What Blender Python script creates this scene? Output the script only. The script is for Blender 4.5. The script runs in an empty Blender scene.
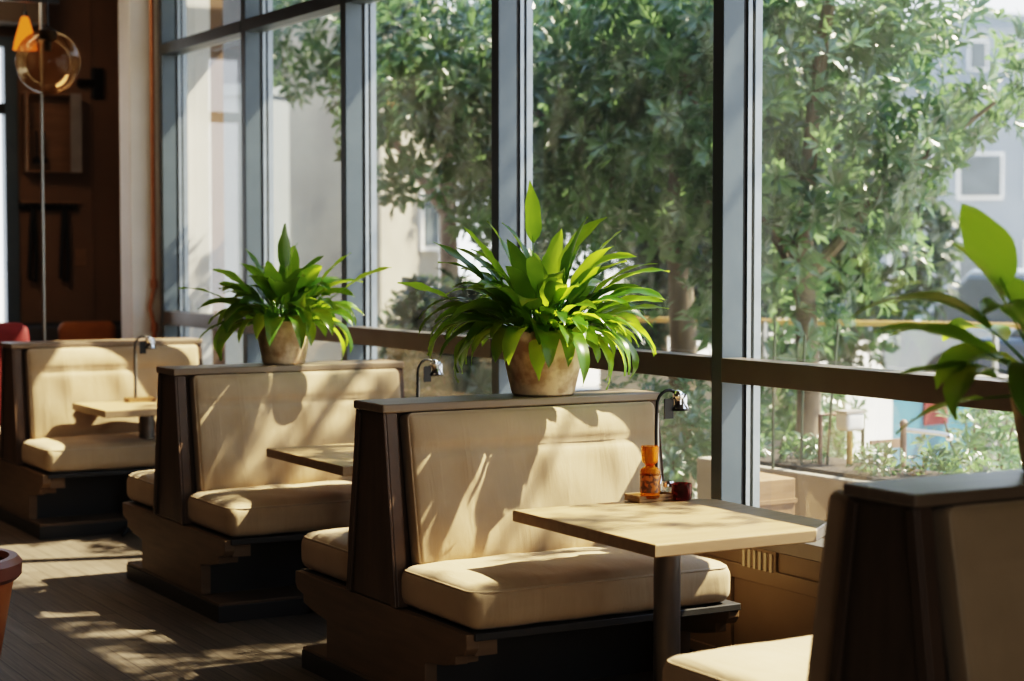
import bpy, math, random
from mathutils import Vector, Matrix
random.seed(11)
COL = bpy.context.scene.collection
PI = math.pi

# ------------------------------------------------------------------ materials
def nodes_of(name):
    m = bpy.data.materials.new(name); m.use_nodes = True
    nt = m.node_tree; nt.nodes.clear()
    out = nt.nodes.new('ShaderNodeOutputMaterial')
    return m, nt, out
def N(nt, t, **kw):
    n = nt.nodes.new(t)
    for k, v in kw.items():
        if k.startswith('i_'):
            n.inputs[k[2:].replace('_', ' ')].default_value = v
        else: setattr(n, k, v)
    return n
def mat(name, c1, c2=None, scale=8, rough=.6, metal=0, bump=0, bscale=None, stretch=(1, 1, 1), spec=.5, detail=5, lo=.35, hi=.65, coat=0, bdist=.01):
    m, nt, out = nodes_of(name); L = nt.links.new
    p = N(nt, 'ShaderNodeBsdfPrincipled')
    p.inputs['Roughness'].default_value = rough; p.inputs['Metallic'].default_value = metal
    p.inputs['Specular IOR Level'].default_value = spec
    if coat: p.inputs['Coat Weight'].default_value = coat
    tc = N(nt, 'ShaderNodeTexCoord'); mp = N(nt, 'ShaderNodeMapping'); mp.inputs['Scale'].default_value = stretch
    L(tc.outputs['Object'], mp.inputs['Vector'])
    nz = N(nt, 'ShaderNodeTexNoise'); nz.inputs['Scale'].default_value = scale; nz.inputs['Detail'].default_value = detail
    L(mp.outputs['Vector'], nz.inputs['Vector'])
    cr = N(nt, 'ShaderNodeValToRGB'); cr.color_ramp.elements[0].position = lo; cr.color_ramp.elements[1].position = hi
    c2 = c2 or tuple(x * .85 for x in c1)
    cr.color_ramp.elements[0].color = (*c1, 1); cr.color_ramp.elements[1].color = (*c2, 1)
    L(nz.outputs['Fac'], cr.inputs['Fac']); L(cr.outputs['Color'], p.inputs['Base Color'])
    if bump:
        b = N(nt, 'ShaderNodeBump'); b.inputs['Strength'].default_value = bump; b.inputs['Distance'].default_value = bdist
        n2 = N(nt, 'ShaderNodeTexNoise'); n2.inputs['Scale'].default_value = bscale or scale; n2.inputs['Detail'].default_value = 6
        L(mp.outputs['Vector'], n2.inputs['Vector']); L(n2.outputs['Fac'], b.inputs['Height']); L(b.outputs['Normal'], p.inputs['Normal'])
    L(p.outputs['BSDF'], out.inputs['Surface'])
    return m
def leaf_mat(name, dark, light, trans, tw=.4, rough=.35, spec=.5):
    m, nt, out = nodes_of(name); L = nt.links.new
    at = N(nt, 'ShaderNodeAttribute', attribute_name='tone')
    def ramp(a, b):
        c = N(nt, 'ShaderNodeValToRGB'); c.color_ramp.elements[0].color = (*a, 1); c.color_ramp.elements[1].color = (*b, 1)
        L(at.outputs['Fac'], c.inputs['Fac']); return c
    r1 = ramp(dark, light); r2 = ramp(tuple(x * .55 for x in trans), trans)
    p = N(nt, 'ShaderNodeBsdfPrincipled'); p.inputs['Roughness'].default_value = rough; p.inputs['Specular IOR Level'].default_value = spec
    t = N(nt, 'ShaderNodeBsdfTranslucent'); mx = N(nt, 'ShaderNodeMixShader'); mx.inputs['Fac'].default_value = tw
    L(r1.outputs['Color'], p.inputs['Base Color']); L(r2.outputs['Color'], t.inputs['Color'])
    L(p.outputs['BSDF'], mx.inputs[1]); L(t.outputs['BSDF'], mx.inputs[2]); L(mx.outputs['Shader'], out.inputs['Surface'])
    return m
def glass_mat(name, tint=(1, 1, 1), refl=.5, ior=1.45, haze=0, hcol=(.9, .95, .95)):
    m, nt, out = nodes_of(name); L = nt.links.new
    tr = N(nt, 'ShaderNodeBsdfTransparent'); tr.inputs['Color'].default_value = (*tint, 1)
    gl = N(nt, 'ShaderNodeBsdfGlossy'); gl.inputs['Roughness'].default_value = .03
    fr = N(nt, 'ShaderNodeFresnel'); fr.inputs['IOR'].default_value = ior
    mu = N(nt, 'ShaderNodeMath', operation='MULTIPLY'); mu.inputs[1].default_value = refl
    mx = N(nt, 'ShaderNodeMixShader')
    L(fr.outputs['Fac'], mu.inputs[0]); L(mu.outputs[0], mx.inputs['Fac']); L(tr.outputs[0], mx.inputs[1]); L(gl.outputs[0], mx.inputs[2])
    if haze:
        df = N(nt, 'ShaderNodeBsdfTranslucent'); df.inputs['Color'].default_value = (*hcol, 1)
        m2 = N(nt, 'ShaderNodeMixShader'); m2.inputs['Fac'].default_value = haze
        L(mx.outputs[0], m2.inputs[1]); L(df.outputs[0], m2.inputs[2]); L(m2.outputs[0], out.inputs['Surface'])
    else: L(mx.outputs[0], out.inputs['Surface'])
    return m
def real_glass(name, col, rough=0.02):
    m, nt, out = nodes_of(name); L = nt.links.new
    g = N(nt, 'ShaderNodeBsdfPrincipled'); g.inputs['Base Color'].default_value = (*col, 1)
    g.inputs['Roughness'].default_value = rough; g.inputs['Transmission Weight'].default_value = .85; g.inputs['IOR'].default_value = 1.25
    t = N(nt, 'ShaderNodeBsdfTransparent'); t.inputs['Color'].default_value = (*col, 1)
    mx = N(nt, 'ShaderNodeMixShader'); mx.inputs['Fac'].default_value = .35
    L(g.outputs[0], mx.inputs[1]); L(t.outputs[0], mx.inputs[2]); L(mx.outputs[0], out.inputs['Surface'])
    return m
def emis(name, col, s):
    m, nt, out = nodes_of(name); e = N(nt, 'ShaderNodeEmission'); e.inputs['Color'].default_value = (*col, 1); e.inputs['Strength'].default_value = s
    nt.links.new(e.outputs[0], out.inputs['Surface']); return m
def floor_mat():
    m, nt, out = nodes_of('floor_planks'); L = nt.links.new
    p = N(nt, 'ShaderNodeBsdfPrincipled'); p.inputs['Roughness'].default_value = .5; p.inputs['Specular IOR Level'].default_value = .35
    tc = N(nt, 'ShaderNodeTexCoord')
    mp = N(nt, 'ShaderNodeMapping'); mp.inputs['Rotation'].default_value = (0, 0, PI / 2)
    L(tc.outputs['Object'], mp.inputs['Vector'])
    br = N(nt, 'ShaderNodeTexBrick'); br.inputs['Scale'].default_value = 1; br.inputs['Brick Width'].default_value = 1.3; br.inputs['Row Height'].default_value = .09
    br.inputs['Mortar Size'].default_value = .003; br.inputs['Mortar Smooth'].default_value = .3; br.offset = .37
    br.inputs['Color1'].default_value = (.135, .108, .082, 1); br.inputs['Color2'].default_value = (.185, .152, .118, 1); br.inputs['Mortar'].default_value = (.075, .058, .044, 1)
    L(mp.outputs[0], br.inputs['Vector'])
    m2 = N(nt, 'ShaderNodeMapping'); m2.inputs['Scale'].default_value = (60, 1.6, 1); L(tc.outputs['Object'], m2.inputs['Vector'])
    nz = N(nt, 'ShaderNodeTexNoise'); nz.inputs['Scale'].default_value = 1.5; nz.inputs['Detail'].default_value = 6; L(m2.outputs[0], nz.inputs['Vector'])
    cr = N(nt, 'ShaderNodeValToRGB'); cr.color_ramp.elements[0].position = .3; cr.color_ramp.elements[1].position = .7
    cr.color_ramp.elements[0].color = (.62, .62, .62, 1); cr.color_ramp.elements[1].color = (1.15, 1.15, 1.15, 1); L(nz.outputs['Fac'], cr.inputs['Fac'])
    mx = N(nt, 'ShaderNodeMix', data_type='RGBA', blend_type='MULTIPLY'); mx.inputs['Factor'].default_value = 1
    L(br.outputs['Color'], mx.inputs['A']); L(cr.outputs['Color'], mx.inputs['B']); L(mx.outputs['Result'], p.inputs['Base Color'])
    b = N(nt, 'ShaderNodeBump'); b.inputs['Strength'].default_value = .25; b.inputs['Distance'].default_value = .004
    L(nz.outputs['Fac'], b.inputs['Height']); L(b.outputs[0], p.inputs['Normal']); L(p.outputs[0], out.inputs['Surface'])
    return m
def fabric_mat(name, c1, c2):
    m, nt, out = nodes_of(name); L = nt.links.new
    p = N(nt, 'ShaderNodeBsdfPrincipled'); p.inputs['Roughness'].default_value = .72; p.inputs['Specular IOR Level'].default_value = .3
    p.inputs['Sheen Weight'].default_value = .15
    tc = N(nt, 'ShaderNodeTexCoord')
    nz = N(nt, 'ShaderNodeTexNoise'); nz.inputs['Scale'].default_value = 5; nz.inputs['Detail'].default_value = 4; L(tc.outputs['Object'], nz.inputs['Vector'])
    cr = N(nt, 'ShaderNodeValToRGB'); cr.color_ramp.elements[0].position = .3; cr.color_ramp.elements[1].position = .7
    cr.color_ramp.elements[0].color = (*c1, 1); cr.color_ramp.elements[1].color = (*c2, 1); L(nz.outputs['Fac'], cr.inputs['Fac'])
    L(cr.outputs[0], p.inputs['Base Color'])
    # soft creases running up and down the cloth, plus the weave
    mp = N(nt, 'ShaderNodeMapping'); mp.inputs['Scale'].default_value = (9, 2.2, 1.6); L(tc.outputs['Object'], mp.inputs['Vector'])
    n2 = N(nt, 'ShaderNodeTexNoise'); n2.inputs['Scale'].default_value = 1.3; n2.inputs['Detail'].default_value = 3; n2.inputs['Distortion'].default_value = .8; L(mp.outputs[0], n2.inputs['Vector'])
    b1 = N(nt, 'ShaderNodeBump'); b1.inputs['Strength'].default_value = .22; b1.inputs['Distance'].default_value = .02; L(n2.outputs['Fac'], b1.inputs['Height'])
    n3 = N(nt, 'ShaderNodeTexNoise'); n3.inputs['Scale'].default_value = 420; n3.inputs['Detail'].default_value = 1; L(tc.outputs['Object'], n3.inputs['Vector'])
    b2 = N(nt, 'ShaderNodeBump'); b2.inputs['Strength'].default_value = .25; b2.inputs['Distance'].default_value = .0015; L(n3.outputs['Fac'], b2.inputs['Height'])
    L(b1.outputs[0], b2.inputs['Normal']); L(b2.outputs[0], p.inputs['Normal']); L(p.outputs[0], out.inputs['Surface'])
    return m

M = {}
M['fabric'] = fabric_mat('cushion_fabric', (.45, .33, .205), (.39, .285, .175))
M['piping'] = mat('piping', (.46, .35, .23), rough=.6)
M['wood_dark'] = mat('bench_wood', (.125, .075, .042), (.085, .05, .028), 3, .45, bump=.1, stretch=(1, 6, 1))
M['wood_side'] = mat('bench_side_wood', (.19, .125, .07), (.15, .095, .052), 3, .5, bump=.1, stretch=(1, 1, 8))
M['wood_top'] = mat('bench_top_wood', (.25, .185, .125), (.20, .145, .095), 2.5, .38, bump=.05, stretch=(1, 9, 9))
M['plinth'] = mat('plinth_dark', (.035, .033, .032), (.028, .026, .025), 5, .5)
M['plinth_top'] = mat('plinth_top', (.17, .11, .065), (.13, .085, .05), 4, .5)
M['table_wood'] = mat('table_wood', (.39, .27, .15), (.31, .21, .115), 2.0, .4, bump=.05, stretch=(1, 14, 14))
M['table_edge'] = mat('table_edge', (.30, .21, .125), (.25, .17, .10), 3, .5, stretch=(1, 10, 10))
M['post'] = mat('post_metal', (.22, .19, .165), (.19, .165, .14), 6, .35, metal=.6)
M['black'] = mat('black_metal', (.012, .012, .013), rough=.4, metal=.3)
M['chrome'] = mat('chrome', (.75, .76, .78), (.7, .7, .72), rough=.12, metal=1)
M['steel'] = mat('brushed_steel', (.42, .42, .40), rough=.28, metal=1)
M['frame'] = mat('window_frame', (.085, .112, .135), (.075, .10, .122), 5, .42, metal=.2)  # aluminium with the blue-grey outdoor reflection put into its colour
M['transom'] = mat('transom_metal', (.14, .125, .115), (.125, .11, .10), 5, .36, metal=.35)  # same aluminium, browned to carry the warm room light on it
M['gasket'] = mat('gasket', (.012, .013, .014), rough=.55)
M['alu'] = mat('alu_bead', (.26, .30, .335), rough=.35, metal=.5)
M['pane'] = glass_mat('window_glass', (.97, .985, .98), .15, 1.45, .010)
M['pot'] = mat('pot_terracotta', (.72, .56, .40), (.42, .28, .175), 13, .75, bump=.45, bscale=18, detail=9, lo=.42, hi=.60)
M['soil'] = mat('soil', (.03, .02, .014), rough=.95, bump=.8, scale=40)
M['leaf'] = leaf_mat('plant_leaf', (.022, .08, .012), (.10, .235, .03), (.55, .76, .06), .46, .28, .5)
M['leaf_vein'] = mat('leaf_stem', (.10, .2, .04), rough=.5)
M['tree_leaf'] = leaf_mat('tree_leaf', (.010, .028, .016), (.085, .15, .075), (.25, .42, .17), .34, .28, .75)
M['far_leaf'] = leaf_mat('far_leaf', (.008, .02, .013), (.04, .07, .04), (.11, .18, .075), .33, .4, .5)
M['bark'] = mat('bark', (.15, .115, .08), (.09, .07, .05), 9, .9, bump=.6, stretch=(1, 1, .3))
M['floor'] = floor_mat()
M['ceiling'] = mat('ceiling_plaster', (.16, .13, .10), (.14, .115, .09), 2, .9)
M['wall'] = mat('brown_wall', (.19, .115, .065), (.165, .098, .055), 3, .7, bump=.08)
M['wall_dark'] = mat('dark_wainscot', (.045, .042, .042), (.035, .033, .033), 4, .6)
M['low_wall'] = mat('low_wall_paint', (.30, .235, .17), (.265, .205, .145), 3, .5, bump=.05)
M['white'] = mat('white_paint', (.72, .72, .70), (.66, .66, .64), 3, .6)
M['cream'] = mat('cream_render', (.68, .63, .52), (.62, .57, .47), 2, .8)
M['cream_dark'] = mat('cream_render_dark', (.27, .25, .20), (.22, .20, .165), 2, .8)  # darker cream, keeps the facade from rendering white
M['pale'] = mat('pale_render', (.17, .19, .20), (.15, .17, .18), 2, .8)
M['grey_render'] = mat('grey_render', (.055, .052, .046), (.045, .043, .039), 2, .85)
M['grey_tower'] = mat('tower_render', (.20, .23, .26), (.17, .20, .23), .6, .7)
M['win_dark'] = mat('dark_window', (.06, .075, .085), (.09, .11, .12), 1.5, .2)
M['copper'] = mat('copper', (.50, .24, .13), (.42, .19, .10), 6, .4, metal=.6)
M['amber'] = real_glass('amber_glass', (.86, .36, .03))
M['amber_dk'] = mat('amber_label', (.40, .13, .015), (.10, .035, .01), 60, .4, lo=.45, hi=.55)
M['red_glass'] = real_glass('dark_red_glass', (.26, .045, .045))
M['clear'] = real_glass('clear_glass', (.92, .94, .92))
M['honey'] = mat('tray_wood', (.32, .19, .07), (.22, .12, .04), 6, .45, stretch=(1, 8, 8))
M['globe'] = glass_mat('globe_glass', (.88, .72, .52), .5, 1.5, .10, (.4, .25, .13))
M['orange'] = mat('orange_fabric', (.30, .115, .02), (.22, .075, .012), 5, .7)
M['shade_glow'] = emis('lamp_shade_glow', (1, .27, .03), .55)
M['red'] = mat('red_fabric', (.17, .012, .014), (.13, .009, .010), 6, .75)
M['clay'] = mat('terracotta', (.42, .135, .035), (.34, .10, .028), 4, .42, bump=.05)
M['clay_rim'] = mat('terracotta_rim', (.24, .085, .05), (.20, .07, .04), 4, .4)
M['paving'] = mat('paving', (.52, .49, .44), (.45, .42, .37), 1.3, .9, bump=.1)
M['conc'] = mat('concrete', (.36, .325, .27), (.30, .27, .225), 4, .85, bump=.15)
M['planter_wood'] = mat('planter_wood', (.27, .16, .085), (.21, .12, .06), 4, .7, stretch=(1, 1, 12))
M['stake'] = mat('stake', (.05, .07, .045), rough=.7)
M['rust'] = mat('rust_pipe', (.22, .13, .09), (.15, .09, .07), 12, .6)
M['yellow'] = mat('yellow_paint', (.42, .26, .07), (.38, .23, .06), 4, .5)
M['navy'] = mat('navy_paint', (.035, .06, .10), (.03, .05, .085), 3, .3)
M['teal'] = mat('teal_panel', (.05, .16, .22), (.04, .12, .18), 3, .4)
M['silver'] = mat('silver_paint', (.50, .55, .58), (.46, .5, .53), 3, .25, metal=.4)
M['olive'] = mat('olive_paint', (.46, .47, .22), (.42, .43, .2), 3, .3)
M['tyre'] = mat('tyre', (.02, .02, .02), rough=.8)
M['wall_box'] = mat('cabinet_wood', (.24, .14, .07), (.2, .115, .055), 3, .5, stretch=(1, 1, 8))
M['grey_side'] = mat('cabinet_side', (.30, .28, .26), rough=.5)

# ------------------------------------------------------------------ mesh builder
class MB:
    def __init__(s): s.v = []; s.f = []; s.tone = []
    def add(s, vs, fs, tone=None):
        o = len(s.v); s.v += [tuple(p) for p in vs]; s.f += [tuple(i + o for i in f) for f in fs]
        if tone is not None: s.tone += [tone] * len(vs)
        return s
    def box(s, x0, y0, z0, x1, y1, z1):
        v = [(x0, y0, z0), (x1, y0, z0), (x1, y1, z0), (x0, y1, z0), (x0, y0, z1), (x1, y0, z1), (x1, y1, z1), (x0, y1, z1)]
        return s.add(v, [(3, 2, 1, 0), (4, 5, 6, 7), (0, 1, 5, 4), (1, 2, 6, 5), (2, 3, 7, 6), (3, 0, 4, 7)])
    def prism_x(s, prof, x0, x1):           # prof: (y, z) counter-clockwise seen from +X
        n = len(prof)
        v = [(x0, y, z) for y, z in prof] + [(x1, y, z) for y, z in prof]
        f = [tuple(reversed(range(n))), tuple(range(n, 2 * n))] + [(i, (i + 1) % n, (i + 1) % n + n, i + n) for i in range(n)]
        return s.add(v, f)
    def prism_z(s, prof, z0, z1):
        n = len(prof)
        v = [(x, y, z0) for x, y in prof] + [(x, y, z1) for x, y in prof]
        f = [tuple(reversed(range(n))), tuple(range(n, 2 * n))] + [(i, (i + 1) % n, (i + 1) % n + n, i + n) for i in range(n)]
        return s.add(v, f)
    def lathe(s, prof, c=(0, 0, 0), n=32, cap0=True, cap1=True):
        v = []; f = []
        for r, z in prof:
            for k in range(n):
                a = 2 * PI * k / n; v.append((c[0] + r * math.cos(a), c[1] + r * math.sin(a), c[2] + z))
        m = len(prof)
        for i in range(m - 1):
            for k in range(n):
                k2 = (k + 1) % n; f.append((i * n + k, i * n + k2, (i + 1) * n + k2, (i + 1) * n + k))
        if cap0: f.append(tuple(reversed(range(n))))
        if cap1: f.append(tuple(range((m - 1) * n, m * n)))
        return s.add(v, f)
    def tube(s, pts, r, n=10, closed=False, caps=True):
        pts = [Vector(p) for p in pts]; m = len(pts); v = []; f = []
        rr = r if isinstance(r, (list, tuple)) else [r] * m
        up = None
        for i, p in enumerate(pts):
            if closed: t = pts[(i + 1) % m] - pts[i - 1]
            else: t = pts[min(i + 1, m - 1)] - pts[max(i - 1, 0)]
            t.normalize()
            if up is None:
                up = Vector((0, 0, 1)) if abs(t.z) < .9 else Vector((1, 0, 0))
            a = up - t * up.dot(t)
            if a.length < 1e-6: a = Vector((1, 0, 0)).cross(t)
            a.normalize(); up = a; b = t.cross(a)
            for k in range(n):
                q = p + (a * math.cos(2 * PI * k / n) + b * math.sin(2 * PI * k / n)) * rr[i]; v.append(tuple(q))
        for i in range(m if closed else m - 1):
            j = (i + 1) % m
            for k in range(n):
                k2 = (k + 1) % n; f.append((i * n + k, i * n + k2, j * n + k2, j * n + k))
        if not closed and caps:
            f.append(tuple(reversed(range(n)))); f.append(tuple(range((m - 1) * n, m * n)))
        return s.add(v, f)
    def rbox(s, size, r, div, fn=None, M4=None):
        hs = [x / 2 for x in size]; axes = []
        for h, d in zip(hs, div):
            e = [-h, -h + .08 * r, -h + .22 * r, -h + .42 * r, -h + .68 * r, -h + r]
            inner = [(-h + r) + (2 * h - 2 * r) * i / d for i in range(1, d)]
            axes.append(e + inner + [-x for x in reversed(e)])
        idx = {}; v = []; f = []
        def vert(p):
            k = tuple(round(c, 5) for c in p)
            if k not in idx:
                inn = [max(-h + r, min(h - r, c)) for c, h in zip(p, hs)]
                d = Vector([c - i for c, i in zip(p, inn)])
                q = Vector(inn) + (d.normalized() * r if d.length > 1e-9 else d)
                q = Vector(fn(*q)) if fn else q
                if M4: q = M4 @ q
                idx[k] = len(v); v.append(tuple(q))
            return idx[k]
        for ax in range(3):
            a, b = (ax + 1) % 3, (ax + 2) % 3
            for sg in (-1, 1):
                for i in range(len(axes[a]) - 1):
                    for j in range(len(axes[b]) - 1):
                        def P(ii, jj):
                            p = [0, 0, 0]; p[ax] = sg * hs[ax]; p[a] = axes[a][ii]; p[b] = axes[b][jj]; return vert(p)
                        q = (P(i, j), P(i + 1, j), P(i + 1, j + 1), P(i, j + 1))
                        f.append(q if sg > 0 else tuple(reversed(q)))
        return s.add(v, f)
    def sphere(s, c, r, n=24, m=14, sc=(1, 1, 1)):
        v = []; f = []
        for i in range(m + 1):
            t = PI * i / m
            for k in range(n):
                a = 2 * PI * k / n
                v.append((c[0] + r * sc[0] * math.sin(t) * math.cos(a), c[1] + r * sc[1] * math.sin(t) * math.sin(a), c[2] + r * sc[2] * math.cos(t)))
        for i in range(m):
            for k in range(n):
                k2 = (k + 1) % n; f.append((i * n + k, (i + 1) * n + k, (i + 1) * n + k2, i * n + k2))
        return s.add(v, f)
    def build(s, name, m, parent=None, smooth=True, bevel=0, angle=40):
        me = bpy.data.meshes.new(name); me.from_pydata(s.v, [], s.f); me.update()
        me.materials.append(m)
        if s.tone:
            at = me.attributes.new('tone', 'FLOAT', 'POINT'); at.data.foreach_set('value', s.tone)
        if smooth:
            me.polygons.foreach_set('use_smooth', [True] * len(me.polygons))
            try: me.set_sharp_from_angle(angle=math.radians(angle))
            except Exception: pass
        o = bpy.data.objects.new(name, me); COL.objects.link(o)
        if parent: o.parent = parent
        if bevel:
            b = o.modifiers.new('bevel', 'BEVEL'); b.width = bevel; b.segments = 2; b.limit_method = 'ANGLE'; b.angle_limit = math.radians(40)
        return o
def tag(o, label, cat, group=None, kind=None):
    if label: o['label'] = label
    if cat: o['category'] = cat
    if group: o['group'] = group
    if kind: o['kind'] = kind
    return o
def thing(name, label, cat, loc=(0, 0, 0), rz=0, group=None):
    o = bpy.data.objects.new(name, None); o.empty_display_size = .1; COL.objects.link(o)
    o.location = loc; o.rotation_euler = (0, 0, rz)
    return tag(o, label, cat, group)
def struct(o): o['kind'] = 'structure'; return o
def kids(o): return [c for c in bpy.data.objects if c.parent is o]
def copy_tree(o, loc=None, label=None, rz=None, group=None, parent=None):
    c = o.copy(); COL.objects.link(c)
    if parent: c.parent = parent
    if loc is not None: c.location = loc
    if rz is not None: c.rotation_euler = (0, 0, rz)
    if label: c['label'] = label
    if group: c['group'] = group
    for ch in kids(o): copy_tree(ch, parent=c)
    return c

# ------------------------------------------------------------------ camera
H = 1.677
cam_d = bpy.data.cameras.new('camera'); cam = bpy.data.objects.new('camera', cam_d); COL.objects.link(cam)
cam.location = (0, 0, H); cam.rotation_euler = (math.radians(90 - 2.754), 0, math.radians(-29.682))
cam_d.sensor_width = 36; cam_d.lens = 36 * 1842.076 / 1024
cam_d.dof.use_dof = True; cam_d.dof.focus_distance = 6.9; cam_d.dof.aperture_fstop = 2.3
cam_d.clip_end = 300
bpy.context.scene.camera = cam

# ------------------------------------------------------------------ room shell
XW = 4.30                                   # room face of the window frames
MY = [12.574, 10.995, 9.484, 7.744, 5.947, 4.20, 3.30]
ZS, ZT, ZU, ZH = .60, 1.26, 3.057, 3.85
struct(MB().box(-6, -3, -.1, 6.2, 15, 0).build('floor', M['floor'], smooth=False))
struct(MB().box(-6, -3, 4.0, 4.52, 15, 4.1).box(4.52, 12.6, 4.0, 4.9, 15, 4.1).build('ceiling', M['ceiling'], smooth=False))
struct(MB().box(4.52, -3, 4.0, 5.56, 12.6, 4.12).build('trim_6', M['white'], smooth=False))
wr = MB(); wr.box(4.33, -3, 0, 4.50, 12.6, ZS - .03)
wr.box(4.30, -3, ZH, 4.50, 12.6, 4.0); wr.box(4.30, -3, ZS - .03, 4.50, 3.30, ZH); wr.box(4.40, 12.6, 0, 4.50, 12.75, 4.0)
struct(wr.build('wall_right', M['low_wall'], smooth=False))
tr = MB()                                   # rails and stiles on the low wall under the windows
tr.box(4.315, -3, .40, 4.33, 12.55, .46)
tr.box(4.315, -3, .06, 4.33, 12.55, .10)
for y in MY: tr.box(4.312, y - .12, .06, 4.33, y - .02, .42)
for y in MY: tr.box(4.317, y - .85, .10, 4.33, y - .81, .40)
struct(tr.build('trim_1', M['low_wall'], smooth=False, bevel=.003))
struct(MB().box(4.318, -3, 0, 4.33, 12.55, .06).build('baseboard_right', M['wall_dark'], smooth=False))
wb = MB()
wb.box(3.80, 14.5, 0, 4.85, 14.65, 4.0); wb.box(-6, 14.5, 0, 3.80, 14.65, 1.0); wb.box(-6, 14.5, 3.35, 3.80, 14.65, 4.0); wb.box(-6, 14.5, 1.0, 3.1, 14.65, 3.35)
wbo = struct(wb.build('wall_back', M['wall'], smooth=False))
lines = MB()
for x in (4.40, 4.66): lines.box(x, 14.485, 1.15, x + .012, 14.5, 4.0)
struct(lines.build('trim_2', M['wall'], smooth=False))
struct(MB().box(3.5, 14.46, 0, 4.75, 14.5, 1.12).build('trim_3', M['wall_dark'], smooth=False))
struct(MB().box(4.75, 12.75, 0, 4.85, 14.5, 4.0).build('wall_alcove', M['wall'], smooth=False))
struct(MB().box(4.13, 12.70, 0, 4.385, 12.95, 4.0).build('trim_4', M['white'], smooth=False, bevel=.01))
struct(MB().box(4.385, 12.75, 0, 4.75, 12.95, 4.0).build('wall_corner', M['white'], smooth=False))
struct(MB().box(-6.1, -3, 0, -6, 15, 4.0).build('wall_left', M['wall'], smooth=False))
struct(MB().box(-6, -3.1, 0, 4.5, -3, 4.0).build('wall_front', M['wall'], smooth=False))
struct(MB().box(-6, 14.1, 3.42, 3.95, 14.5, 4.0).build('trim_5', M['ceiling'], smooth=False))

def window_bay(i, y0, y1):
    """one bay: mullion at its far end (y1), sill, transoms, glazing beads and three panes; y0 is the next mullion's far edge"""
    w = thing('window_%d' % i, None, None, (0, y1, 0)); w['kind'] = 'structure'
    L = y1 - y0
    b = MB(); b.box(XW, -.07, ZS - .06, XW + .10, 0, 4.0)
    struct(b.build('mullion', M['frame'], w, smooth=False, bevel=.003))
    g = MB(); g.box(XW + .10, -.064, ZS, XW + .118, -.006, ZH); g.box(XW + .138, -.064, ZS, XW + .152, -.006, ZH)
    struct(g.build('gasket', M['gasket'], w, smooth=False))
    a = MB(); a.box(XW + .118, -.074, ZS, XW + .138, .004, ZH); a.box(XW + .152, -.076, ZS, XW + .185, .006, ZH)
    struct(a.build('glazing_bead', M['alu'], w, smooth=False))
    t = MB(); t.box(XW - .004, -L, ZT - .095, XW + .10, -.07, ZT)
    struct(t.build('transom', M['transom'], w, smooth=False, bevel=.003))
    t2 = MB(); t2.box(XW + .10, -L + .004, ZT - .088, XW + .15, -.07, ZT - .006); t2.box(XW + .10, -L + .004, ZU + .006, XW + .15, -.07, ZU + .068)
    struct(t2.build('transom_bead', M['alu'], w, smooth=False))
    t3 = MB(); t3.box(XW - .004, -L, ZU, XW + .10, -.07, ZU + .075)
    struct(t3.build('upper_transom', M['frame'], w, smooth=False, bevel=.003))
    s = MB(); s.box(XW - .004, -L, ZS - .06, XW + .13, -.07, ZS); s.box(XW + .13, -L, ZS - .06, XW + .2, -.07, ZS - .02)
    struct(s.build('sill', M['transom'], w, smooth=False, bevel=.003))
    hd = MB(); hd.box(XW, -L, ZH - .06, XW + .15, -.07, ZH)
    struct(hd.build('head', M['frame'], w, smooth=False))
    for z0, z1 in ((ZS, ZT - .09), (ZT - .004, ZU + .005), (ZU + .07, ZH - .05)):
        struct(MB().add([(XW + .125, -L, z0), (XW + .125, -.07, z0), (XW + .125, -.07, z1), (XW + .125, -L, z1)], [(0, 1, 2, 3)]).build('pane', M['pane'], w, smooth=False))
for i in range(len(MY) - 1): window_bay(i + 1, MY[i + 1], MY[i])
# window in the back wall at the far left
w = thing('window_10', None, None, (0, 14.5, 0)); w['kind'] = 'structure'
b = MB(); b.box(3.70, -.04, 1.0, 3.80, .08, 3.35); b.box(3.1, -.04, 1.0, 3.18, .08, 3.35); b.box(3.18, -.04, 1.0, 3.70, .08, 1.1); b.box(3.18, -.04, 3.27, 3.7, .08, 3.35)
struct(b.build('window_frame', M['frame'], w, smooth=False))
struct(MB().box(3.18, -.05, 2.75, 3.7, .08, 2.83).build('transom', M['gasket'], w, smooth=False))
struct(MB().add([(3.18, .03, 1.1), (3.7, .03, 1.1), (3.7, .03, 3.27), (3.18, .03, 3.27)], [(0, 1, 2, 3)]).build('pane', M['pane'], w, smooth=False))

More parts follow.
